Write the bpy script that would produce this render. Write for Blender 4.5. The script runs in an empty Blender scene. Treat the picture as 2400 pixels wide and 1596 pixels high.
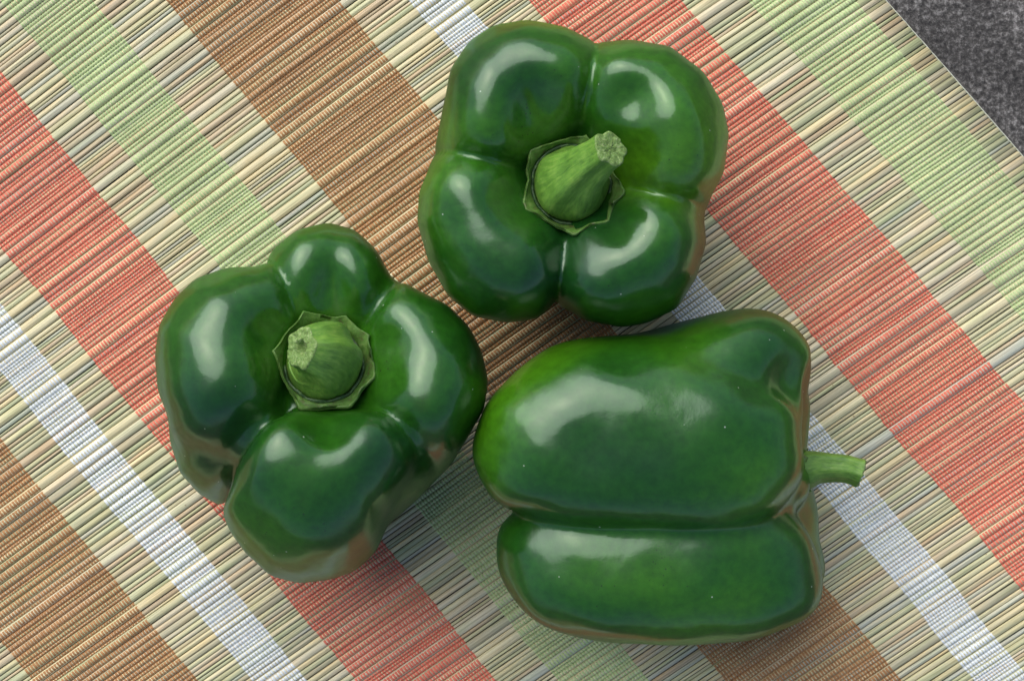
import bpy, math, random
import numpy as np
from mathutils import Vector, Matrix
from mathutils.bvhtree import BVHTree

random.seed(7)
rng = np.random.default_rng(11)
R = math.radians
scene = bpy.context.scene
col = scene.collection

# ------------------------------------------------------------------ camera, light, exposure
D = 600.0            # camera height over the mat, in millimetres
PX = 0.125           # millimetres per photograph pixel on the mat
cam_data = bpy.data.cameras.new('camera')
cam_data.sensor_width = 36.0
cam_data.lens = 36.0 * D / (2400 * PX)
cam_data.clip_start = 0.01
cam_data.clip_end = 50.0
cam = bpy.data.objects.new('camera', cam_data)
cam.location = (0, 0, D / 1000)
col.objects.link(cam)
scene.camera = cam

SUN_EL, SUN_AZ = R(47), R(-32)      # azimuth counted from the top of the picture (+y), positive to the right
world = bpy.data.worlds.new('World')
scene.world = world
world.use_nodes = True
wn = world.node_tree.nodes
wl = world.node_tree.links
sky = wn.new('ShaderNodeTexSky')
sky.sky_type = 'NISHITA'
sky.sun_disc = False
sky.sun_elevation = SUN_EL
sky.sun_rotation = SUN_AZ
sky.air_density = 1.0
sky.dust_density = 3.0
sky.ozone_density = 1.0
wl.new(sky.outputs[0], wn['Background'].inputs[0])
wn['Background'].inputs[1].default_value = 0.07
sun_data = bpy.data.lights.new('sun', 'SUN')
sun_data.energy = 1.5
sun_data.angle = R(68)
sun_data.color = (1.0, 0.985, 0.95)
sun = bpy.data.objects.new('sun', sun_data)
sdir = Vector((math.sin(SUN_AZ) * math.cos(SUN_EL), math.cos(SUN_AZ) * math.cos(SUN_EL), math.sin(SUN_EL)))
sun.rotation_euler = (-sdir).to_track_quat('-Z', 'Y').to_euler()
sun.location = sdir * 2
col.objects.link(sun)
vs = scene.view_settings
vs.view_transform = 'Standard'
vs.look = 'None'
vs.gamma = 1.0
vs.exposure = 0.92
scene.cycles.max_bounces = 8
scene.cycles.diffuse_bounces = 5

# ------------------------------------------------------------------ helpers
def srgb(r, g, b, a=1.0):
    f = lambda c: (c / 255 / 12.92) if c / 255 <= 0.04045 else ((c / 255 + 0.055) / 1.055) ** 2.4
    return (f(r), f(g), f(b), a)

def mesh_np(name, V, F, mat, smooth=True, uv=None, mm=True):
    """V (n,3) in mm, F (m,4) or (m,3) ints or a list of such arrays."""
    me = bpy.data.meshes.new(name)
    Fs = F if isinstance(F, list) else [F]
    V = np.asarray(V, np.float32) * (0.001 if mm else 1.0)
    me.vertices.add(len(V))
    me.vertices.foreach_set('co', V.ravel())
    idx = np.concatenate([f.ravel() for f in Fs]).astype(np.int32)
    tot = np.concatenate([np.full(len(f), f.shape[1]) for f in Fs]).astype(np.int32)
    st = np.concatenate([[0], np.cumsum(tot)[:-1]]).astype(np.int32)
    me.loops.add(len(idx))
    me.loops.foreach_set('vertex_index', idx)
    me.polygons.add(len(tot))
    me.polygons.foreach_set('loop_start', st)
    me.polygons.foreach_set('loop_total', tot)
    if smooth:
        me.polygons.foreach_set('use_smooth', np.ones(len(tot), bool))
    if uv is not None:
        l = me.uv_layers.new(name='UVMap')
        l.data.foreach_set('uv', np.asarray(uv, np.float32)[idx].ravel())
    me.update(calc_edges=True)
    me.validate()
    if mat:
        me.materials.append(mat)
    return me

def link(name, me, parent=None, loc=None):
    o = bpy.data.objects.new(name, me)
    col.objects.link(o)
    if parent is not None:
        o.parent = parent
    if loc is not None:
        o.location = loc
    return o

def new_mat(name):
    m = bpy.data.materials.new(name)
    m.use_nodes = True
    nt = m.node_tree
    return m, nt, nt.nodes['Principled BSDF']

def nd(nt, kind, **kw):
    n = nt.nodes.new(kind)
    for k, v in kw.items():
        if k.startswith('_'):
            setattr(n, k[1:], v)
        else:
            n.inputs[k.replace('__', ' ')].default_value = v
    return n

def ramp(nt, stops, interp='LINEAR'):
    n = nt.nodes.new('ShaderNodeValToRGB')
    n.color_ramp.interpolation = interp
    e = n.color_ramp.elements
    while len(e) < len(stops):
        e.new(0.5)
    for el, (p, c) in zip(e, stops):
        el.position = p
        el.color = c if len(c) == 4 else (*c, 1)
    return n

def mixc(nt, fac, a, b, mode='MIX'):
    n = nt.nodes.new('ShaderNodeMix')
    n.data_type = 'RGBA'
    n.blend_type = mode
    L = nt.links
    for sock, val in ((n.inputs[0], fac), (n.inputs[6], a), (n.inputs[7], b)):
        if hasattr(val, 'links'):
            L.new(val, sock)
        else:
            sock.default_value = val
    return n.outputs[2]

# ------------------------------------------------------------------ materials
def pepper_material(name, seed, bright, patch=None):
    m, nt, b = new_mat(name)
    L = nt.links
    tc = nd(nt, 'ShaderNodeTexCoord')
    mp = nd(nt, 'ShaderNodeMapping')
    mp.inputs['Location'].default_value = (seed * 0.37, seed * 0.11, seed * 0.23)
    L.new(tc.outputs['Object'], mp.inputs['Vector'])
    n1 = nd(nt, 'ShaderNodeTexNoise', Scale=20.0, Detail=2.5, Roughness=0.5)
    L.new(mp.outputs[0], n1.inputs['Vector'])
    r1 = ramp(nt, [(0.36, (0.006, 0.046, 0.006)), (0.52, (0.013, 0.078, 0.004)), (0.70, bright)])
    L.new(n1.outputs[0], r1.inputs[0])
    base_c = r1.outputs[0]
    if patch:                  # one cheek of the fruit has stayed a lighter, yellower green
        sb = nd(nt, 'ShaderNodeVectorMath', _operation='DISTANCE')
        L.new(tc.outputs['Object'], sb.inputs[0])
        sb.inputs[1].default_value = patch[0]
        dn = nd(nt, 'ShaderNodeMath', _operation='MULTIPLY_ADD')
        dn.inputs[1].default_value = 0.022
        L.new(n1.outputs[0], dn.inputs[0]); L.new(sb.outputs['Value'], dn.inputs[2])
        mr = nd(nt, 'ShaderNodeMapRange')
        mr.interpolation_type = 'SMOOTHSTEP'
        mr.inputs['From Min'].default_value = patch[1] * 0.35 + 0.011
        mr.inputs['From Max'].default_value = patch[1] + 0.011
        mr.inputs['To Min'].default_value = patch[2]
        mr.inputs['To Max'].default_value = 0.0
        L.new(dn.outputs[0], mr.inputs['Value'])
        base_c = mixc(nt, mr.outputs['Result'], base_c, (0.075, 0.215, 0.004, 1))
    # faint fine mottling of the skin
    n2 = nd(nt, 'ShaderNodeTexNoise', Scale=420.0, Detail=3.0, Roughness=0.6)
    L.new(mp.outputs[0], n2.inputs['Vector'])
    r2 = ramp(nt, [(0.3, (0.78, 0.80, 0.78)), (0.7, (1.22, 1.18, 1.2))])
    L.new(n2.outputs[0], r2.inputs[0])
    c = mixc(nt, 1.0, base_c, r2.outputs[0], 'MULTIPLY')
    # soft brown patches at the noise peaks
    n3 = nd(nt, 'ShaderNodeTexNoise', Scale=34.0, Detail=1.5)
    mp3 = nd(nt, 'ShaderNodeMapping')
    mp3.inputs['Location'].default_value = (seed * 1.7 + 3, seed, seed * 2.1)
    L.new(tc.outputs['Object'], mp3.inputs['Vector'])
    L.new(mp3.outputs[0], n3.inputs['Vector'])
    r3 = ramp(nt, [(0.66, (0, 0, 0)), (0.80, (0.30, 0.30, 0.30))])
    L.new(n3.outputs[0], r3.inputs[0])
    c = mixc(nt, r3.outputs[0], c, (0.075, 0.032, 0.006, 1))
    # scattered dark specks gathered in a few places
    v = nd(nt, 'ShaderNodeTexVoronoi', Scale=620.0)
    L.new(mp.outputs[0], v.inputs['Vector'])
    rv = ramp(nt, [(0.10, (1, 1, 1)), (0.17, (0, 0, 0))])
    L.new(v.outputs['Distance'], rv.inputs[0])
    n4 = nd(nt, 'ShaderNodeTexNoise', Scale=60.0, Detail=2.0)
    L.new(mp3.outputs[0], n4.inputs['Vector'])
    r4 = ramp(nt, [(0.60, (0, 0, 0)), (0.68, (0.9, 0.9, 0.9))])
    L.new(n4.outputs[0], r4.inputs[0])
    ms = mixc(nt, 1.0, rv.outputs[0], r4.outputs[0], 'MULTIPLY')
    c = mixc(nt, ms, c, (0.012, 0.014, 0.006, 1))
    vd = nd(nt, 'ShaderNodeTexVoronoi', Scale=170.0)
    L.new(mp3.outputs[0], vd.inputs['Vector'])
    rd = ramp(nt, [(0.030, (1, 1, 1)), (0.045, (0, 0, 0))])
    L.new(vd.outputs['Distance'], rd.inputs[0])
    c = mixc(nt, rd.outputs[0], c, (0.30, 0.36, 0.28, 1))
    L.new(c, b.inputs['Base Color'])
    b.inputs['Roughness'].default_value = 0.42
    b.inputs['Specular IOR Level'].default_value = 0.10
    b.inputs['Subsurface Weight'].default_value = 0.15
    b.inputs['Subsurface Radius'].default_value = (0.3, 1.0, 0.1)
    b.inputs['Subsurface Scale'].default_value = 0.002
    # low waves and pores in the waxy skin
    w1 = nd(nt, 'ShaderNodeTexNoise', Scale=70.0, Detail=2.0, Roughness=0.5)
    L.new(mp.outputs[0], w1.inputs['Vector'])
    bp = nd(nt, 'ShaderNodeBump', Strength=0.42, Distance=0.0012)
    L.new(w1.outputs[0], bp.inputs['Height'])
    bp2 = nd(nt, 'ShaderNodeBump', Strength=0.35, Distance=0.00012)
    L.new(n2.outputs[0], bp2.inputs['Height'])
    L.new(bp.outputs[0], bp2.inputs['Normal'])
    L.new(bp2.outputs[0], b.inputs['Normal'])
    # waxy gloss over the flesh: the wax scatters at grazing angles, so the edge reflection stays low
    gl = nt.nodes.new('ShaderNodeBsdfGlossy')
    gl.inputs['Color'].default_value = (0.80, 1.0, 0.87, 1)
    rn = nd(nt, 'ShaderNodeTexNoise', Scale=95.0, Detail=4.0, Roughness=0.6)
    L.new(mp3.outputs[0], rn.inputs['Vector'])
    rrp = ramp(nt, [(0.35, (0.15, 0.15, 0.15)), (0.65, (0.23, 0.23, 0.23))])
    L.new(rn.outputs[0], rrp.inputs[0])
    L.new(rrp.outputs[0], gl.inputs['Roughness'])
    L.new(bp2.outputs[0], gl.inputs['Normal'])
    fr = nd(nt, "ShaderNodeFresnel", IOR=1.62)
    L.new(bp2.outputs[0], fr.inputs['Normal'])
    mn = nd(nt, 'ShaderNodeMath', _operation='MINIMUM')
    mn.inputs[1].default_value = 0.13
    L.new(fr.outputs[0], mn.inputs[0])
    mx_ = nt.nodes.new('ShaderNodeMixShader')
    L.new(mn.outputs[0], mx_.inputs[0])
    L.new(b.outputs[0], mx_.inputs[1])
    L.new(gl.outputs[0], mx_.inputs[2])
    L.new(mx_.outputs[0], nt.nodes['Material Output'].inputs['Surface'])
    return m

def stem_material(name, ca, cb, cc, rough=0.5, stretch=(1, 1, 1), sc=220.0):
    m, nt, b = new_mat(name)
    L = nt.links
    tc = nd(nt, 'ShaderNodeTexCoord')
    uvm = nd(nt, 'ShaderNodeMapping')
    uvm.inputs['Scale'].default_value = (9, 0.8, 1)
    L.new(tc.outputs['UV'], uvm.inputs['Vector'])
    st = nd(nt, 'ShaderNodeTexNoise', Scale=3.0, Detail=4.0, Roughness=0.6)
    L.new(uvm.outputs[0], st.inputs['Vector'])
    n = nd(nt, 'ShaderNodeTexNoise', Scale=sc, Detail=5.0, Roughness=0.65)
    L.new(tc.outputs['Object'], n.inputs['Vector'])
    r = ramp(nt, [(0.3, ca), (0.5, cb), (0.7, cc)])
    mm_ = nd(nt, 'ShaderNodeMath', _operation='ADD')
    ma = nd(nt, 'ShaderNodeMath', _operation='MULTIPLY')
    ma.inputs[1].default_value = 0.5
    mb = nd(nt, 'ShaderNodeMath', _operation='MULTIPLY')
    mb.inputs[1].default_value = 0.5
    L.new(st.outputs[0], ma.inputs[0]); L.new(n.outputs[0], mb.inputs[0])
    L.new(ma.outputs[0], mm_.inputs[0]); L.new(mb.outputs[0], mm_.inputs[1])
    L.new(mm_.outputs[0], r.inputs[0])
    L.new(r.outputs[0], b.inputs['Base Color'])
    b.inputs['Roughness'].default_value = rough
    b.inputs['Subsurface Weight'].default_value = 0.15
    b.inputs['Subsurface Radius'].default_value = (0.4, 1.0, 0.1)
    b.inputs['Subsurface Scale'].default_value = 0.001
    bp = nd(nt, 'ShaderNodeBump', Strength=0.7, Distance=0.0005)
    L.new(mm_.outputs[0], bp.inputs['Height'])
    L.new(bp.outputs[0], b.inputs['Normal'])
    return m

M_stem = stem_material('stem_skin', (0.045, 0.13, 0.015), (0.12, 0.27, 0.035), (0.24, 0.40, 0.07), 0.42, sc=160.0)
M_calyx = stem_material('calyx_skin', (0.09, 0.07, 0.03), (0.08, 0.19, 0.03), (0.21, 0.31, 0.09), 0.5, sc=420.0)
M_ring = stem_material('wrinkled_ring', (0.006, 0.014, 0.005), (0.03, 0.085, 0.022), (0.16, 0.25, 0.09), 0.5, sc=700.0)
M_cut = stem_material('cut_end', (0.06, 0.07, 0.02), (0.15, 0.27, 0.06), (0.42, 0.50, 0.24), 0.7, sc=900.0)

def reed_material():
    m, nt, b = new_mat('reed')
    L = nt.links
    tc = nd(nt, 'ShaderNodeTexCoord')
    oi = nd(nt, 'ShaderNodeObjectInfo')
    cm = nd(nt, 'ShaderNodeCombineXYZ')
    rr = nd(nt, 'ShaderNodeMath', _operation='MULTIPLY')
    rr.inputs[1].default_value = 97.0
    L.new(oi.outputs['Random'], rr.inputs[0])
    L.new(rr.outputs[0], cm.inputs['Z'])
    va = nd(nt, 'ShaderNodeVectorMath', _operation='ADD')
    L.new(tc.outputs['UV'], va.inputs[0]); L.new(cm.outputs[0], va.inputs[1])
    mp = nd(nt, 'ShaderNodeMapping')
    mp.inputs['Scale'].default_value = (4.5, 0.035, 1)
    L.new(va.outputs[0], mp.inputs['Vector'])
    n = nd(nt, 'ShaderNodeTexNoise', Scale=1.0, Detail=3.0, Roughness=0.6)
    L.new(mp.outputs[0], n.inputs['Vector'])
    r = ramp(nt, [(0.25, (0.55, 0.53, 0.48)), (0.48, (0.92, 0.92, 0.90)), (0.75, (1.18, 1.17, 1.14))])
    L.new(n.outputs[0], r.inputs[0])
    c = mixc(nt, 1.0, oi.outputs['Color'], r.outputs[0], 'MULTIPLY')
    # slow change of tone along a reed
    mp2 = nd(nt, 'ShaderNodeMapping')
    mp2.inputs['Scale'].default_value = (0.4, 0.05, 1)
    L.new(va.outputs[0], mp2.inputs['Vector'])
    n2 = nd(nt, 'ShaderNodeTexNoise', Scale=1.0, Detail=2.0)
    L.new(mp2.outputs[0], n2.inputs['Vector'])
    r2 = ramp(nt, [(0.3, (0.86, 0.93, 0.84)), (0.5, (1, 1, 1)), (0.7, (1.08, 0.99, 0.88))])
    L.new(n2.outputs[0], r2.inputs[0])
    c = mixc(nt, 1.0, c, r2.outputs[0], 'MULTIPLY')
    # small brown flecks
    mp3 = nd(nt, 'ShaderNodeMapping')
    mp3.inputs['Scale'].default_value = (0.9, 0.5, 1)
    L.new(va.outputs[0], mp3.inputs['Vector'])
    n3 = nd(nt, 'ShaderNodeTexNoise', Scale=1.0, Detail=3.0)
    L.new(mp3.outputs[0], n3.inputs['Vector'])
    r3 = ramp(nt, [(0.71, (0, 0, 0)), (0.78, (0.8, 0.8, 0.8))])
    L.new(n3.outputs[0], r3.inputs[0])
    c = mixc(nt, r3.outputs[0], c, (0.22, 0.12, 0.05, 1))
    L.new(c, b.inputs['Base Color'])
    b.inputs['Roughness'].default_value = 0.42
    b.inputs['Specular IOR Level'].default_value = 0.45
    bp = nd(nt, 'ShaderNodeBump', Strength=0.6, Distance=0.0003)
    L.new(n.outputs[0], bp.inputs['Height'])
    L.new(bp.outputs[0], b.inputs['Normal'])
    return m
M_reed = reed_material()

def thread_material(name, c0, c1):
    m, nt, b = new_mat(name)
    L = nt.links
    tc = nd(nt, 'ShaderNodeTexCoord')
    n = nd(nt, 'ShaderNodeTexNoise', Scale=900.0, Detail=3.0, Roughness=0.7)
    L.new(tc.outputs['Object'], n.inputs['Vector'])
    r = ramp(nt, [(0.3, c0), (0.7, c1)])
    L.new(n.outputs[0], r.inputs[0])
    # the thread is worn and paler in patches
    n2 = nd(nt, 'ShaderNodeTexNoise', Scale=55.0, Detail=3.0)
    L.new(tc.outputs['Object'], n2.inputs['Vector'])
    r2 = ramp(nt, [(0.35, (0.9, 0.9, 0.9)), (0.65, (1.1, 1.1, 1.1))])
    L.new(n2.outputs[0], r2.inputs[0])
    c = mixc(nt, 1.0, r.outputs[0], r2.outputs[0], 'MULTIPLY')
    L.new(c, b.inputs['Base Color'])
    b.inputs['Roughness'].default_value = 0.75
    b.inputs['Specular IOR Level'].default_value = 0.3
    b.inputs['Sheen Weight'].default_value = 0.15
    b.inputs['Subsurface Weight'].default_value = 0.0
    return m
M_coral = thread_material('coral_thread', srgb(202, 96, 76), srgb(222, 130, 106))
M_brown = thread_material('brown_thread', srgb(146, 102, 62), srgb(180, 134, 88))
M_green = thread_material('green_thread', srgb(162, 186, 126), srgb(196, 208, 156))
M_edge = thread_material('edge_halo_strip', srgb(186, 190, 168), srgb(212, 214, 196))
M_white = thread_material('white_thread', srgb(204, 212, 216), srgb(230, 235, 234))

def stone_material():
    m, nt, b = new_mat('stone')
    L = nt.links
    tc = nd(nt, 'ShaderNodeTexCoord')
    n = nd(nt, 'ShaderNodeTexNoise', Scale=620.0, Detail=5.0, Roughness=0.8)
    L.new(tc.outputs['Object'], n.inputs['Vector'])
    r = ramp(nt, [(0.38, (0.016, 0.015, 0.015)), (0.51, (0.085, 0.080, 0.076)), (0.66, (0.33, 0.32, 0.31))])
    L.new(n.outputs[0], r.inputs[0])
    n2 = nd(nt, 'ShaderNodeTexNoise', Scale=30.0, Detail=8.0, Roughness=0.7)
    L.new(tc.outputs['Object'], n2.inputs['Vector'])
    r2 = ramp(nt, [(0.40, (0.55, 0.54, 0.53)), (0.55, (1.0, 0.99, 0.97)), (0.66, (2.1, 2.05, 2.05))])
    L.new(n2.outputs[0], r2.inputs[0])
    c = mixc(nt, 1.0, r.outputs[0], r2.outputs[0], 'MULTIPLY')
    L.new(c, b.inputs['Base Color'])
    b.inputs['Roughness'].default_value = 0.8
    ad = nd(nt, 'ShaderNodeMath', _operation='ADD')
    L.new(n.outputs[0], ad.inputs[0]); L.new(n2.outputs[0], ad.inputs[1])
    bp = nd(nt, 'ShaderNodeBump', Strength=0.9, Distance=0.0006)
    L.new(ad.outputs[0], bp.inputs['Height'])
    L.new(bp.outputs[0], b.inputs['Normal'])
    return m
M_stone = stone_material()

# ------------------------------------------------------------------ the stone table under the mat
gx = np.linspace(-1500, 1500, 61)
GX, GY = np.meshgrid(gx, gx, indexing='ij')
GV = np.stack([GX, GY, 0 * GX], -1).reshape(-1, 3)
ii = np.arange(60)
I0, J0 = np.meshgrid(ii, ii, indexing='ij')
a0 = (I0 * 61 + J0).ravel()
GF = np.stack([a0, a0 + 61, a0 + 62, a0 + 1], -1)
st = link('stone_ground', mesh_np('stone_ground', GV, GF, M_stone))
st['kind'] = 'structure'
st['label'] = 'dark grey rough stone surface beneath the striped mat'

# ------------------------------------------------------------------ the woven mat: p counts along the stripes (across the reeds), q across the stripes
TH = (0.81630, 0.00143, 0.03614, -0.01493)
def stripe_x(q, y):
    y = y / 1000.0; Q = q / 1000.0
    return q + 1000 * (TH[0] * y + TH[1] * y * y + TH[2] * Q * y + TH[3] * Q * y * y)

PA = R(50.5)
def mat_point(p, q):
    """mat coordinates -> millimetres on the ground"""
    p = np.asarray(p, float); q = np.asarray(q, float)
    ang = np.radians(39.3 - 0.0023 * p)
    bx = 330 + (p - 0) * math.cos(PA) + 0 * p
    by = (p - 214) * math.sin(PA)
    t = np.tan(ang)
    y = by.copy() + 0 * q
    for _ in range(8):
        x = stripe_x(q, y)
        y = by - (x - bx) * t
    x = stripe_x(q, y)
    return (x - 1200) * PX, (798 - y) * PX

# reeds
P0, P1 = -140.0, 2780.0
widths = []
tot = 0.0
while tot < P1 - P0:
    u = random.random()
    if u < 0.22:
        w = random.uniform(7.0, 9.5)
    elif u < 0.78:
        w = random.uniform(10, 15)
    else:
        w = random.uniform(15, 23)
    widths.append(w)
    tot += w
edges = P0 + np.concatenate([[0], np.cumsum(widths)])
NR = len(widths)
centers = (edges[1:] + edges[:-1]) / 2
half = np.array(widths) / 2
rh = np.clip(np.array(widths) * PX * 0.40 + 0.45, 0.7, 1.45) * rng.uniform(0.88, 1.08, NR)   # crest height in mm
Q_EDGE = 2072.0

mat_root = bpy.data.objects.new('woven_placemat', None)
mat_root.location = (0, 0, 0)
col.objects.link(mat_root)
mat_root['label'] = 'striped reed placemat with coral, brown, green and white thread bands under the peppers'
mat_root['category'] = 'placemat'

PAL = [((222, 208, 156), 6), ((198, 196, 146), 5), ((208, 184, 144), 4), ((186, 188, 166), 2.5), ((228, 216, 168), 5),
       ((178, 184, 134), 3), ((198, 170, 130), 2.5), ((214, 202, 170), 3), ((182, 188, 176), 1.0), ((172, 164, 128), 1.5)]
pal_w = np.array([w for _, w in PAL]); pal_w = pal_w / pal_w.sum()

Q_FAR = -1800.0          # the far long side of the mat

KU = 8
prof = np.linspace(-math.pi * 0.62, math.pi * 0.62, KU + 1)
n_reed = 0
for i in range(NR):
    q0 = Q_FAR + random.uniform(-1.2, 1.2)
    q1 = Q_EDGE + random.uniform(-1.2, 1.2)
    nl = max(3, int((q1 - q0) / 150))
    qs = np.linspace(q0, q1, nl + 1)
    wob = rng.normal(0, 0.35, nl + 1)
    gap = random.uniform(0.2, 0.95)
    hw = half[i] - gap * (1 + rng.normal(0, 0.03, nl + 1))
    off = half[i] * np.sin(prof) / math.sin(math.pi / 2)
    zz = 0.12 + (rh[i] - 0.12) * (0.5 + 0.5 * np.cos(prof) * 1.0)
    ridge = random.random() < 0.35
    if ridge:
        zz = zz + 0.09 * np.cos(prof * random.choice((5, 7)))
    P = centers[i] + wob[:, None] + hw[:, None] * np.sin(prof)[None, :]
    Q = np.repeat(qs[:, None], KU + 1, 1)
    x, y = mat_point(P, Q)
    Z = np.repeat(zz[None, :], nl + 1, 0) + rng.normal(0, 0.02, (nl + 1, 1))
    V = np.stack([x, y, Z], -1).reshape(-1, 3)
    UV = np.stack([np.repeat(np.linspace(0, widths[i] * PX, KU + 1)[None, :], nl + 1, 0), Q * PX], -1).reshape(-1, 2)
    a, b_ = np.meshgrid(np.arange(nl), np.arange(KU), indexing='ij')
    k = (a * (KU + 1) + b_).ravel()
    F = np.stack([k, k + 1, k + KU + 2, k + KU + 1], -1)
    Fs = [F]
    for e in (0, nl):      # end caps
        base = e * (KU + 1)
        fan = np.array([[base, base + j, base + j + 1] for j in range(1, KU)])
        Fs.append(fan if e == 0 else fan[:, ::-1])
    o = link('reed', mesh_np('reed', V, Fs, M_reed, uv=UV), mat_root)
    c = PAL[rng.choice(len(PAL), p=pal_w)][0]
    lin = np.array(srgb(*c)[:3]) * random.uniform(0.86, 1.02)
    lin = (lin * 0.65 + 0.35 * np.array(srgb(206, 203, 180)[:3])) * 0.97
    o.color = (*lin, 1)
    n_reed += 1

# thread bands: every warp thread climbs over each reed and dips between them
U_S = np.array([-0.62, 0.0, 0.62, 1.0])
ps, zs, ws = [], [], []
for i in range(NR):
    for u in U_S:
        ps.append(centers[i] + half[i] * u)
        if u == 1.0:
            nb = rh[min(i + 1, NR - 1)]
            zs.append(0.25 + 0.10 * min(rh[i], nb)); ws.append(1.04)
        else:
            pr = math.asin(max(-1, min(1, u)))
            zs.append(0.12 + (rh[i] - 0.12) * (0.5 + 0.5 * math.cos(pr)) + 0.13)
            ws.append(0.83 if u == 0 else 0.91)
ps = np.array(ps); zs = np.array(zs); ws = np.array(ws)

BANDS = [('green', 1749, 1999, M_green), ('coral', 1234, 1593, M_coral), ('white', 957, 1088, M_white),
         ('brown', 387, 793, M_brown), ('green', 3, 215, M_green), ('coral', -463, -136, M_coral),
         ('white', -696, -568, M_white), ('brown', -1201, -821, M_brown), ('white', -1750, -1560, M_green)]
LAB = {'green': 'pale green thread band', 'coral': 'coral red thread band', 'white': 'white thread band', 'brown': 'brown thread band'}
for name, qa, qb, bm in BANDS:
    n = int(round((qb - qa) / 9.6))
    pitch = (qb - qa) / n
    pp, zz, ww = ps, zs, ws
    m_ = len(pp)
    Vs, Fs = [], []
    jit_row = rng.normal(0, 0.9, (m_ + 3) // 4).repeat(4)[:m_]      # each reed pulls the edge of the band in or out a little
    slow = np.interp(np.arange(m_), np.linspace(0, m_, 26), rng.normal(0, 2.2, 26))
    for j in range(n):
        qc = qa + (j + 0.5) * pitch + jit_row * 0.7 + slow + rng.normal(0, 0.35, m_)
        wv = ww * (1 + rng.normal(0, 0.06, m_)) * pitch * 0.5
        dz = rng.normal(0, 0.02, m_)
        prof4 = [(-1.0, -0.20), (-0.5, 0.06), (0.5, 0.06), (1.0, -0.20)]
        P = np.repeat(pp[:, None], 4, 1)
        Q = qc[:, None] + wv[:, None] * np.array([a for a, _ in prof4])[None, :]
        Z = zz[:, None] + dz[:, None] + np.array([b_ for _, b_ in prof4])[None, :]
        x, y = mat_point(P, Q)
        Vs.append(np.stack([x, y, Z], -1).reshape(-1, 3))
        a, b_ = np.meshgrid(np.arange(m_ - 1), np.arange(3), indexing='ij')
        k = (a * 4 + b_).ravel() + j * m_ * 4
        Fs.append(np.stack([k, k + 4, k + 5, k + 1], -1))
    F = np.concatenate(Fs)
    o = link(name + '_thread_band', mesh_np(name + '_thread_band', np.concatenate(Vs), F, bm), mat_root)
    o['kind'] = 'stuff'
    o['label'] = LAB[name]

# made-up pale strip along the cut ends of the reeds, imitating a sharpening halo
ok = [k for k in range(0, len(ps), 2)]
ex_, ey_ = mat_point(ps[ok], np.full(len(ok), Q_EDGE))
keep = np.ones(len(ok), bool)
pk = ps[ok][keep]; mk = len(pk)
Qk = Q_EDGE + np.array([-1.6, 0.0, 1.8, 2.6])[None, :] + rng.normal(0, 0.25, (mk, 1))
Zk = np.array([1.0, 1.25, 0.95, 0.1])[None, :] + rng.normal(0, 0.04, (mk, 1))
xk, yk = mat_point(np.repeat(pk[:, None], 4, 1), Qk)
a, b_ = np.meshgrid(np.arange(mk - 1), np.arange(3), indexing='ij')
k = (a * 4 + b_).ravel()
o = link('edge_halo_strip', mesh_np('edge_halo_strip', np.stack([xk, yk, Zk], -1).reshape(-1, 3), np.stack([k, k + 4, k + 5, k + 1], -1), M_edge), mat_root)

# ------------------------------------------------------------------ bell peppers
def prim_d(X, pr):
    cx, cy, cz, ra, rb, rc, az, n = pr[:8]
    tilt = pr[8] if len(pr) > 8 else 0.0
    x = X[..., 0] - cx; y = X[..., 1] - cy; z = X[..., 2] - cz
    ca, sa = math.cos(R(az)), math.sin(R(az))
    x, y = x * ca + y * sa, -x * sa + y * ca
    if tilt:
        ct, s_ = math.cos(R(tilt)), math.sin(R(tilt))
        x, z = x * ct + z * s_, -x * s_ + z * ct
    ax, ay, az_ = np.abs(x) / ra + 1e-6, np.abs(y) / rb + 1e-6, np.abs(z) / rc + 1e-6
    g = (ax ** n + ay ** n + az_ ** n) ** (1.0 / n)
    t = g ** (1 - n)
    gr = t * np.sqrt((ax ** (n - 1) / ra) ** 2 + (ay ** (n - 1) / rb) ** 2 + (az_ ** (n - 1) / rc) ** 2)
    return (g - 1) / gr

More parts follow.
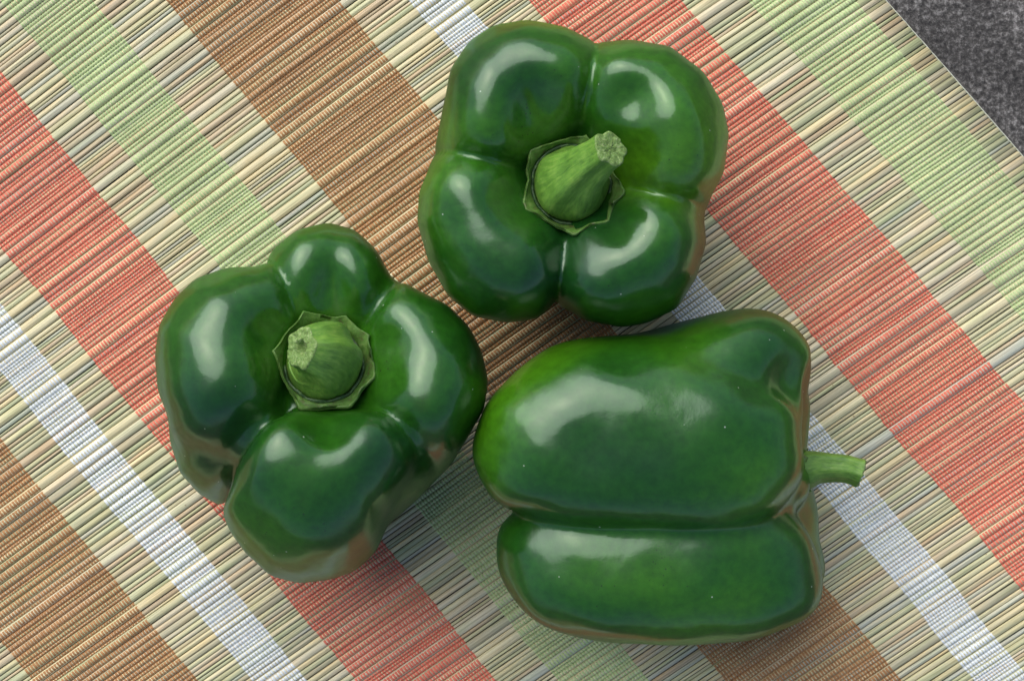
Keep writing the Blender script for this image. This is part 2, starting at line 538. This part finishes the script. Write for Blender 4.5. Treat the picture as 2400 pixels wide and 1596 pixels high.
def field(X, spec):
    if 'taper' in spec:            # the fruit narrows towards its foot
        z0, amt = spec['taper']
        t_ = np.clip((z0 - X[..., 2]) / z0, 0, 1.2)
        sc_ = 1 - amt * t_ * t_
        X = np.stack([X[..., 0] / sc_, X[..., 1] / sc_, X[..., 2]], -1)
    k = spec.get('k', 1.4)
    s = 0
    for pr in spec['prims']:
        if isinstance(pr, list):          # pieces of one lobe, blended softly with each other first
            kg = pr[0]; t = 0
            for p_ in pr[1:]:
                t = t + np.exp(np.clip(-prim_d(X, p_) / kg, -80, 80))
            d = -kg * np.log(np.maximum(t, 1e-30))
        else:
            d = prim_d(X, pr)
        s = s + np.exp(np.clip(-d / k, -80, 80))
    f = -k * np.log(np.maximum(s, 1e-30))
    if 'funnel' in spec:
        fx, fy, sg, dep, zt = spec['funnel']
        f = f + dep * np.exp(-((X[..., 0] - fx) ** 2 + (X[..., 1] - fy) ** 2) / (2 * sg * sg)) / (1 + np.exp(-(X[..., 2] - zt) / 4))
    for (cx, cy, cz, sg, amp) in spec.get('dents', ()):
        d2 = (X[..., 0] - cx) ** 2 + (X[..., 1] - cy) ** 2 + (X[..., 2] - cz) ** 2
        f = f + amp * np.exp(-d2 / (2 * sg * sg))
    px_, py_ = X[..., 0], X[..., 1]
    rho = np.hypot(px_, py_)
    for (a, w, dep, rmin, zm) in spec.get('creases', ()):     # folds that run down between two lobes
        al = px_ * math.cos(R(a)) + py_ * math.sin(R(a))
        ac = -px_ * math.sin(R(a)) + py_ * math.cos(R(a))
        f = f + dep * np.exp(-np.sqrt(ac ** 2 + 0.5) / w) / (1 + np.exp(-(al - rmin) / 2.0)) / (1 + np.exp(-(X[..., 2] - zm) / 5.0))
    sd = spec.get('seed', 0)
    f = f + 0.45 * np.sin(X[..., 0] * 0.16 + sd) * np.sin(X[..., 1] * 0.19 + 2 * sd) * np.sin(X[..., 2] * 0.13 + 1.3 * sd)
    f = f + 0.22 * np.sin(X[..., 0] * 0.31 + 3 * sd + 0.1 * X[..., 1]) * np.sin(X[..., 1] * 0.27 + sd) + 0.12 * np.sin(X[..., 2] * 0.35 + X[..., 0] * 0.2 + sd)
    return f

def surface_net(spec, lo, hi, h=1.15):
    ax = [np.arange(l, u + h, h) for l, u in zip(lo, hi)]
    G = np.stack(np.meshgrid(*ax, indexing='ij'), -1)
    v = field(G, spec)
    nx, ny, nz = v.shape
    acc = np.zeros((nx - 1, ny - 1, nz - 1, 3)); cnt = np.zeros((nx - 1, ny - 1, nz - 1))
    s = v < 0
    def sl(o, d):
        return tuple(slice(o[k], (o[k] - 1 + (0 if False else 0)) or None) if False else slice(o[k], v.shape[k] - 1 + o[k]) for k in range(3))
    for d in range(3):
        for o1 in (0, 1):
            for o2 in (0, 1):
                oA = [0, 0, 0]; rest = [k for k in range(3) if k != d]
                oA[rest[0]] = o1; oA[rest[1]] = o2
                oB = list(oA); oB[d] = 1
                A, B = sl(oA, d), sl(oB, d)
                va, vb = v[A], v[B]
                cr = s[A] != s[B]
                t = np.where(cr, va / np.where(cr, va - vb, 1), 0)
                pt = G[A] + (G[B] - G[A]) * t[..., None]
                acc += pt * cr[..., None]; cnt += cr
    act = cnt > 0
    idx = -np.ones(act.shape, int); idx[act] = np.arange(act.sum())
    V = acc[act] / cnt[act][:, None]
    quads = []
    for d in range(3):
        r1, r2 = [k for k in range(3) if k != d]
        A = [slice(None)] * 3; B = [slice(None)] * 3
        for k in range(3):
            if k == d:
                A[k] = slice(0, v.shape[k] - 1); B[k] = slice(1, v.shape[k])
            else:
                A[k] = slice(1, v.shape[k] - 1); B[k] = slice(1, v.shape[k] - 1)
        sa, sb = s[tuple(A)], s[tuple(B)]
        cr = np.argwhere(sa != sb)
        flip = sa[tuple(cr.T)]
        c0 = cr.copy(); c0[:, r1] += 0; c0[:, r2] += 0
        def cell(d1, d2):
            c = cr.copy(); c[:, r1] += d1; c[:, r2] += d2
            return idx[c[:, 0], c[:, 1], c[:, 2]]
        q = np.stack([cell(0, 0), cell(1, 0), cell(1, 1), cell(0, 1)], -1)
        if d == 1:
            flip = ~flip
        q[~flip] = q[~flip][:, ::-1]
        quads.append(q)
    F = np.concatenate(quads)
    F = F[(F >= 0).all(1)]
    def grad(Vx):
        e = 0.25; g = np.zeros_like(Vx)
        for k in range(3):
            dv = np.zeros(3); dv[k] = e
            g[:, k] = (field(Vx + dv, spec) - field(Vx - dv, spec)) / (2 * e)
        return g
    E = np.concatenate([F[:, [0, 1]], F[:, [1, 2]], F[:, [2, 3]], F[:, [3, 0]]])
    for it in range(4):
        if it:
            sm = np.zeros_like(V); c = np.zeros(len(V))
            np.add.at(sm, E[:, 0], V[E[:, 1]]); np.add.at(c, E[:, 0], 1)
            np.add.at(sm, E[:, 1], V[E[:, 0]]); np.add.at(c, E[:, 1], 1)
            V = V * 0.4 + 0.6 * sm / c[:, None]
        g = grad(V); gn = np.linalg.norm(g, axis=1)
        ok = gn > 0.25
        stp = field(V, spec) / np.maximum(gn, 0.25)
        V = V - np.clip(stp, -0.8, 0.8)[:, None] * g / np.maximum(gn, 0.25)[:, None] * ok[:, None]
    return V, F

def to_px(V):
    s = D / (D - V[:, 2]) / PX
    return np.stack([1200 + V[:, 0] * s, 798 - V[:, 1] * s], -1)

def fit_outline(V, outline, centre, power=2.2, blur=13):
    """widens or narrows the fruit sideways so that its plan follows the measured plan; heights stay"""
    c = np.array(centre) * 2400 / 2358
    O = np.array(outline, float) * 2400 / 2358 - c
    ta = np.arctan2(O[:, 1], O[:, 0]); tr = np.hypot(O[:, 0], O[:, 1])
    # densify the polygon
    ang = np.linspace(-math.pi, math.pi, 361)
    dense_a, dense_r = [], []
    for i in range(len(O)):
        A, B = O[i], O[(i + 1) % len(O)]
        for t in np.linspace(0, 1, 24, endpoint=False):
            p = A + (B - A) * t
            dense_a.append(math.atan2(p[1], p[0])); dense_r.append(math.hypot(*p))
    o = np.argsort(dense_a)
    da = np.array(dense_a)[o]; dr = np.array(dense_r)[o]
    tgt = np.interp(ang, np.r_[da - 2 * math.pi, da, da + 2 * math.pi], np.r_[dr, dr, dr])
    P = to_px(V) - c
    pa = np.arctan2(P[:, 1], P[:, 0]); pr = np.hypot(P[:, 0], P[:, 1])
    bins = ((pa + math.pi) / (2 * math.pi) * 180).astype(int) % 180
    mx = np.zeros(180); np.maximum.at(mx, bins, pr)
    ba = (np.arange(180) + 0.5) / 180 * 2 * math.pi - math.pi
    act = np.interp(ang, np.r_[ba - 2 * math.pi, ba, ba + 2 * math.pi], np.r_[mx, mx, mx])
    c_ = tgt / act
    ker = np.exp(-np.linspace(-2, 2, blur) ** 2); ker /= ker.sum()
    c_ = np.convolve(np.r_[c_[-blur:-1], c_, c_[1:blur]], ker, 'same')[blur - 1:-(blur - 1)]
    cc = np.interp(pa, ang, c_); rs = np.interp(pa, ang, act)
    f = 1 + (cc - 1) * np.clip(pr / rs, 0, 1) ** power
    Pn = P * f[:, None] + c
    s = PX * (D - V[:, 2]) / D
    W = V.copy()
    W[:, 0] = (Pn[:, 0] - 1200) * s
    W[:, 1] = (798 - Pn[:, 1]) * s
    return W

def frame_from_axis(axis, up=(0, 1, 0)):
    z = Vector(axis).normalized()
    y = Vector(up) - z * Vector(up).dot(z)
    y.normalize()
    x = y.cross(z)
    return np.array([[x[k], y[k], z[k]] for k in range(3)])      # columns are the axes

def wpt(px, py, z):
    """position in mm of the point seen at display pixel px,py when it lies z mm over the ground"""
    s = PX * (D - z) / D * 2400 / 2358
    return np.array([(px - 1179) * s, (784 - py) * s, z])

def grid_mesh(name, rings, mat, parent, cap0=False, cap1=False, loc=None):
    rings = np.array(rings)
    n, m = rings.shape[:2]
    V = rings.reshape(-1, 3)
    a, b_ = np.meshgrid(np.arange(n - 1), np.arange(m), indexing='ij')
    k = (a * m + b_).ravel(); k2 = (a * m + (b_ + 1) % m).ravel()
    F = [np.stack([k, k2, k2 + m, k + m], -1)]
    uv = np.stack([np.repeat(np.linspace(0, 1, m)[None, :] * 2, n, 0), np.repeat(np.linspace(0, 3, n)[:, None], m, 1)], -1).reshape(-1, 2)
    V2 = [V]; nv = len(V); uv2 = [uv]
    for cap, r, rev in ((cap0, 0, True), (cap1, n - 1, False)):
        if cap:
            V2.append(rings[r].mean(0)[None]); uv2.append(np.zeros((1, 2)))
            j = np.arange(m)
            t = np.stack([r * m + j, r * m + (j + 1) % m, np.full(m, nv)], -1)
            F.append(t[:, ::-1] if rev else t)
            nv += 1
    V = np.concatenate(V2)
    if loc is not None:
        V = V - loc
    return link(name, mesh_np(name, V, F, mat, uv=np.concatenate(uv2)), parent)

def smooth_curve(pts, n):
    pts = [np.array(p, float) for p in pts]
    pts = [2 * pts[0] - pts[1]] + pts + [2 * pts[-1] - pts[-2]]
    out = []
    segs = len(pts) - 3
    for i in range(n):
        t = i / (n - 1) * segs
        s = min(int(t), segs - 1); t -= s
        a, b_, c, d = pts[s:s + 4]
        out.append(0.5 * ((2 * b_) + (c - a) * t + (2 * a - 5 * b_ + 4 * c - d) * t * t + (3 * b_ - a - 3 * c + d) * t ** 3))
    return np.array(out)

def build_pepper(spec):
    V, F = surface_net(spec, spec['lo'], spec['hi'])
    Mx = spec['frame']; org = np.array(spec['origin'], float)
    W = V @ Mx.T + org
    W[:, 2] -= W[:, 2].min() - spec.get('rest', 1.0)
    dz = 0
    W = fit_outline(W, spec['outline'], spec['centre'], blur=spec.get('blur', 13))
    W = fit_outline(W, spec['outline'], spec['centre'], blur=spec.get('blur', 13))
    base = np.array([W[:, 0].mean(), W[:, 1].mean(), 1.2])
    root = bpy.data.objects.new('bell_pepper', None)
    root.location = Vector(base / 1000)
    col.objects.link(root)
    root['label'] = spec['label']; root['category'] = 'pepper'; root['group'] = 'green bell peppers on the mat'
    body = link('body', mesh_np('body', W - base, F, spec['mat']), root)
    bvh = BVHTree.FromPolygons([tuple(v) for v in W], [tuple(int(i) for i in f) for f in F])
    # --- calyx, ring, stem in a frame at the stem end
    S = spec['stem']
    ax = Vector(S['axis']).normalized()
    Fr = frame_from_axis(ax, S.get('up', (0, 1, 0)))
    ctr = Vector(S['centre'])
    if S.get('seat'):              # the stem sits where this line of sight meets the hollow between the lobes
        o_ = Vector((0, 0, D)); h_ = bvh.ray_cast(o_, (ctr - o_).normalized(), 900)
        ctr = h_[0]
    rr = S['r']
    m = 84
    th = np.arange(m) / m * 2 * math.pi
    pts_n = S['points']
    pa_ = np.sort(np.radians(np.mod(pts_n, 360)))
    spike = np.zeros(m); poly = np.ones(m)
    for jj in range(m):
        k_ = int(np.searchsorted(pa_, th[jj])) % len(pa_)
        a1, a0_ = pa_[k_], pa_[k_ - 1]
        span = (a1 - a0_) % (2 * math.pi); u_ = (th[jj] - a0_) % (2 * math.pi)
        poly[jj] = math.cos(span / 2) / math.cos(u_ - span / 2)       # straight edge between two points of the collar
        du = min(u_, span - u_)
        spike[jj] = math.exp(-du / R(8))
    poly = 0.35 + 0.65 * poly
    irr = 0.012 * np.sin(3 * th + spec['seed']) + 0.015 * np.sin(7 * th + 2)
    ex, ey, ez = (Vector(Fr[:, k]) for k in range(3))
    def surf(t, rad, lift):
        d = ex * math.cos(t) + ey * math.sin(t)
        o = ctr + d * rad + ez * 25
        h = bvh.ray_cast(o, -ez, 60)
        z = (h[0] - ctr).dot(ez) if h[0] is not None else -6
        return z
    rag = np.convolve(np.r_[0, rng.normal(0, 0.016, m), 0], np.ones(3) / 3, 'same')[1:-1]
    rim = rr * (1.0 * poly + irr + rag + 0.07 * spike)
    zr = np.array([surf(t, r_, 0) for t, r_ in zip(th, rim)])
    ft = np.fft.rfft(zr); ft[3:] = 0; ft[1:] *= 0.8
    zr = np.fft.irfft(ft, m) + S.get('lift', 0.4)
    zin = np.array([surf(t, rr * 0.6, 0) for t in th]); zin0 = float(np.median(zin))
    zb = max(float(np.median(zr)) - 1.5, zin0)          # height of the seat of the stem
    def ring(radf, zf):
        out = []
        for j in range(m):
            d = ex * math.cos(th[j]) + ey * math.sin(th[j])
            out.append(np.array(ctr + d * float(radf[j]) + ez * float(zf[j])))
        return out
    ri = rr * (0.835 + 0.5 * irr + 0.5 * rag)
    wav = np.convolve(rng.normal(0, 0.30, m + 2), np.ones(3) / 3, 'valid')
    rings = [ring(rim - 0.3, zr - 1.4), ring(rim + 0.15, zr + 0.15), ring(rim + 0.1, zr + 0.55 + 0.5 * spike),
             ring(rim - 0.35, zr + 1.1 + 0.7 * spike + rag * 12), ring(rim * 0.8 + ri * 0.2, zr + 1.15 + 0.4 * spike + rag * 8),
             ring(rim * 0.4 + ri * 0.6, zr * 0.7 + zb * 0.3 + 0.65 + wav), ring(ri, zr * 0.4 + zb * 0.6 + 0.35 + wav),
             ring(ri * 0.965, zb * np.ones(m) - 0.9), ring(ri * 0.93, zb * np.ones(m) - 2.2)]
    grid_mesh('calyx', rings, M_calyx, root, loc=base)
    # wrinkled dark ring between calyx and stem
    cr_ = 0.35 * np.sin(th * 11 + spec['seed']) + 0.25 * np.sin(th * 19) + rng.normal(0, 0.22, m)
    cr_ = np.convolve(np.r_[cr_[-3:], cr_, cr_[:3]], np.ones(3) / 3, 'same')[3:-3]
    o1 = np.ones(m)
    rings = [ring(ri * 1.0, zb * o1 - 2.2), ring(ri * 0.975, zb * o1 - 0.5 + cr_ * 0.7), ring(ri * 0.94, zb * o1 + 0.1 + cr_ * 1.3),
             ring(ri * 0.90, zb * o1 - 0.3 + cr_ * 1.0), ring(ri * 0.87, zb * o1 - 1.7 + cr_ * 0.4), ring(ri * 0.74, zb * o1 - 2.2)]
    grid_mesh('ring', rings, M_ring, root, loc=base)
    # stem: domed foot that narrows into a bent shaft
    n = 26
    foot = ctr + ez * (zb - 1.0)
    path = smooth_curve([foot] + [ctr + ex * a + ey * b_ + ez * (zb + c) for a, b_, c in S['path']], n)
    prof_t = np.array([t for t, _ in S['radii']]); prof_r = np.array([r_ for _, r_ in S['radii']])
    ts = np.linspace(0, 1, n)
    rad = np.interp(ts, prof_t, prof_r)
    rad = np.convolve(np.r_[rad[:1], rad, rad[-1:]], [0.2, 0.6, 0.2], 'same')[1:-1]
    ms = 48
    ph = np.arange(ms) / ms * 2 * math.pi
    rings = []
    prev = ex
    for i in range(n):
        tg = Vector(path[min(i + 1, n - 1)] - path[max(i - 1, 0)]).normalized()
        if i == 0:
            tg = ez
        x_ = (prev - tg * prev.dot(tg)).normalized(); y_ = tg.cross(x_); prev = x_
        rib = 1 + S.get('rib', 0.075) * (np.sin(ph * 5 + spec['seed']) + 0.5 * np.sin(ph * 8 + 1)) * min(1, ts[i] * 2.2)
        ov = S.get('oval', (1, 1))
        rings.append([np.array(Vector(path[i]) + x_ * float(rad[i] * r_ * math.cos(p_) * (1 + (ov[0] - 1) * ts[i])) + y_ * float(rad[i] * r_ * math.sin(p_) * (1 + (ov[1] - 1) * ts[i]))) for r_, p_ in zip(rib, ph)])
    stem = grid_mesh('stem', rings, M_stem, root, loc=base)
    # cut face
    end = np.array(rings[-1]); c_end = end.mean(0)
    tv = np.array(tg)
    cr = []
    hollow = S.get('hollow', False)
    steps = [(1.0, 0.0), (1.0, 0.25), (0.9, 0.55), (0.72, 0.35), (0.5, 0.5)]
    steps += [(0.42, 0.6), (0.36, -0.4), (0.3, -1.8), (0.1, -2.2)] if hollow else [(0.3, 0.1), (0.12, 0.3)]
    for f_, h_ in steps:
        cr.append(c_end + (end - c_end) * f_ + tv * (h_ + rng.normal(0, 0.22 if f_ < 1 else 0.0, (ms, 1))))
    ce = grid_mesh('cut_end', cr, M_cut, stem, cap1=True, loc=base)
    return root

K = 2400 / 2358
def lobe(angles, rad, z, ra, rb, rc, kg=4.0, n=2.4, mid=(0, 0)):
    """one lobe bent round the stem: pieces along an arc, blended with each other"""
    out = [kg]
    for a in angles:
        rr_ = rad[angles.index(a)] if isinstance(rad, (list, tuple)) else rad
        out.append((mid[0] + rr_ * math.cos(R(a)), mid[1] + rr_ * math.sin(R(a)), z, ra, rb, rc, a, n))
    return out

# pepper standing at the top, stem towards the camera
specA = dict(
    taper=(40, 0.15),
    label='upright green bell pepper at the top with its thick stem leaning right', seed=1.0,
    prims=[lobe([102, 124, 146], 27, 50, 17.5, 15, 25, 4, 2.15), lobe([12, 35, 58], 27, 50, 17.0, 15, 25.5, 4, 2.15),
           lobe([-34, -53, -74], 25, 49, 17, 14, 24.5, 4, 2.15), lobe([190, 215, 239], 26.5, 50, 17, 14.5, 24.5, 4, 2.15),
           (12, 10, 30, 20, 20, 29, 0, 2.3), (-12, 10, 30, 20, 20, 29, 0, 2.3), (10, -11, 30, 20, 20, 29, 0, 2.3), (-12, -10, 30, 20, 20, 29, 0, 2.3),
           (0, 0, 32, 25, 25, 30, 0, 2.4),
           (-24, 6, 34, 15, 15, 25, 0, 2.2), (30, -10, 34, 10, 12, 24, 0, 2.2)],
    funnel=(0, 0, 12, 5, 48),
    dents=[(-9.5, 18, 71, 6.5, 5.5), (15, 20, 73, 5, 4.5), (19, 6, 70, 6, 3.0), (-15, -7, 70, 6.5, 3.4), (13, -14, 70, 5.5, 2.6), (-4, -19, 70, 4, 1.5)],
    creases=[(80, 1.6, 1.5, 9, 20), (168, 1.4, 1.6, 13, 20), (-97, 1.4, 2.2, 13, 20), (-11, 1.5, 1.3, 13, 35)],
    k=1.9, lo=(-52, -50, -6), hi=(54, 52, 88),
    frame=frame_from_axis((0.0, 0.0, 1)), origin=wpt(1315, 420, 50) * [1, 1, 0],
    centre=(1320, 420),
    outline=[(1215, 45), (1300, 60), (1375, 98), (1450, 90), (1540, 105), (1620, 165), (1665, 240), (1680, 310), (1668, 400), (1632, 470),
             (1622, 500), (1628, 560), (1605, 640), (1560, 710), (1490, 745), (1430, 755), (1350, 740), (1280, 700), (1240, 735), (1170, 745),
             (1090, 730), (1030, 680), (985, 600), (960, 510), (965, 440), (998, 360), (1018, 250), (1035, 160), (1080, 95), (1140, 57)],
    mat=pepper_material('pepper_skin_upright', 1.0, (0.042, 0.165, 0.004), ((0.030, 0.006, 0.058), 0.026, 0.85)),
    stem=dict(centre=tuple(wpt(1313, 428, 66)), axis=(0.03, 0.03, 1), r=13.2, lift=0.6, seat=True,
              points=[140, 72, -10, -48, -88, -150, 178 + 25],
              path=[(0.3, 0.3, 3.0), (2.0, 1.8, 9), (5.3, 4.4, 16), (8.6, 6.6, 21.5)],
              radii=[(0, 9.7), (0.10, 9.9), (0.24, 9.6), (0.40, 8.2), (0.6, 6.2), (0.85, 4.8), (1, 4.7)]))
# pepper leaning at the left
axB = (0.16, 0.34, 0.92)
specB = dict(
    taper=(40, 0.12),
    label='tilted green bell pepper at the left with a short hollow-ended stem stub', seed=2.2,
    prims=[lobe([72, 101], 26, 50, 14, 11.5, 24, 4.0, 2.15), lobe([136, 160, 185], 27, 50, 17, 15.5, 25, 4.5, 2.15),
           (-14, 10, 30, 19, 19, 28, 0, 2.2), (12, 10, 30, 20, 20, 28, 0, 2.2),
           lobe([34, 8, -16], 26.5, 50, 16.5, 14, 25, 4.5, 2.15),
           [3.5, (-10, -20.5, 50, 14, 13.5, 25, 0, 2.2), (9.5, -20, 50, 14, 13.5, 25, 0, 2.2), (-1, -27, 46, 21, 17, 27, 0, 2.2), (0, -20, 28, 19, 18, 27, 0, 2.2)],
           (0, 0, 32, 25, 25, 31, 0, 2.4),
           (-29, -9, 29, 14.5, 15, 26, 0, 2.1), (18, -15, 32, 17, 18, 31, 0, 2.2), (14, -22, 30, 15, 15, 28, 0, 2.1)],
    funnel=(0, 0, 11, 3, 48),
    dents=[(2, 19, 70, 5, 4.0), (-17, 10, 70, 6, 4.2), (17, 8, 70, 6, 3.6), (17, -4, 70, 4, 2), (-1, -15, 74, 4.5, 4.0)],
    creases=[(52, 1.4, 1.5, 12, 20), (114, 1.4, 1.7, 12, 20), (222, 1.5, 4.2, 13, 0), (-36, 1.7, 1.6, 13, 50)],
    k=1.5, lo=(-54, -58, -6), hi=(54, 52, 90),
    frame=frame_from_axis(axB), origin=wpt(715, 1030, 0),
    centre=(735, 930),
    outline=[(755, 512), (820, 530), (870, 575), (905, 640), (960, 665), (1030, 700), (1080, 750), (1110, 810), (1125, 880), (1115, 945),
             (1080, 1005), (1039, 1072), (954, 1157), (895, 1210), (870, 1270), (820, 1315), (760, 1335), (690, 1343), (620, 1325), (560, 1270),
             (525, 1220), (505, 1165), (460, 1140), (415, 1090), (392, 1020), (385, 960), (362, 900), (355, 820), (365, 750), (400, 690),
             (450, 640), (520, 615), (600, 612), (625, 575), (680, 530)],
    mat=pepper_material('pepper_skin_left', 2.7, (0.030, 0.135, 0.004)),
    stem=dict(centre=tuple(wpt(742, 850, 72)), axis=axB, r=13.2, lift=1.2, seat=True,
              points=[112, 65, 30, -20, -62, -118, 172],
              path=[(0.0, 0.2, 3.0), (-0.6, 0.0, 7), (-3.0, -0.4, 11.5), (-6.6, -0.9, 14.5)],
              radii=[(0, 9.7), (0.15, 9.7), (0.4, 9.3), (0.6, 8.4), (0.8, 6.9), (1, 5.3)], hollow=True))
# pepper lying on its side; here the local x runs towards the stem, z up
specC = dict(
    label='green bell pepper lying on its side at the lower right, slender stem pointing right', seed=3.1,
    prims=[[3.4, (-1.5, 8, 53, 45.5, 24, 25.5, -2, 2.6), (-8, 18, 47, 32, 20, 23, 8, 2.5), (26, 27.5, 40, 22, 17, 25, 0, 2.2)],
           (1.0, -24.5, 43, 44, 20, 25, 3, 2.5), (2, 25, 30, 40, 15, 22, 8, 2.4), (11, -8, 24, 42, 23, 22, 0, 2.2), (6, -4, 38, 42, 12, 20, 0, 2.4), (8, 10, 27, 42, 22, 24, 0, 2.4),
           (18, -23, 22, 31, 17, 20, 0, 2.2)],
    dents=[(47, 23, 46, 5, 5.5), (40, 24, 60, 5, 6.0), (30, 24, 69, 6, 2.0), (53, -1, 28, 8, 2.5), (-2, 2, 80, 14, 1.2)],
    k=1.4, lo=(-56, -54, -4), hi=(60, 58, 86),
    blur=31, frame=np.eye(3), origin=wpt(1475, 1085, 50) * [1, 1, 0],
    centre=(1480, 1090),
    outline=[(1166, 872), (1190, 855), (1250, 803), (1330, 778), (1450, 770), (1550, 745), (1650, 715), (1740, 705), (1820, 735), (1865, 800),
             (1872, 850), (1867, 933), (1858, 999), (1862, 1060), (1870, 1110), (1875, 1137), (1888, 1198), (1890, 1253), (1902, 1302),
             (1902, 1346), (1883, 1401), (1833, 1440), (1723, 1479), (1557, 1487), (1392, 1479), (1282, 1457), (1215, 1418), (1166, 1358),
             (1138, 1286), (1144, 1225), (1171, 1192), (1122, 1137), (1089, 1065), (1086, 1021), (1116, 933)],
    mat=pepper_material('pepper_skin_lying', 4.2, (0.036, 0.140, 0.003), ((-0.034, 0.024, 0.045), 0.032, 0.55)),
    stem=dict(centre=tuple(wpt(1735, 1084, 33)), axis=(1, 0.02, 0.02), up=(0, 1, 0.0), r=6.0, lift=-1.0,
              points=[140, 72, 20, -48, -100, -150],
              path=[(0, 0.7, 3), (0, 0.7, 7), (0, 0.3, 11), (0, -0.9, 14.8)],
              radii=[(0, 5.6), (0.12, 5.2), (0.3, 4.3), (0.5, 3.9), (0.9, 3.7), (1, 4.0)], rib=0.07))
for s_ in (specA, specB, specC):
    build_pepper(s_)
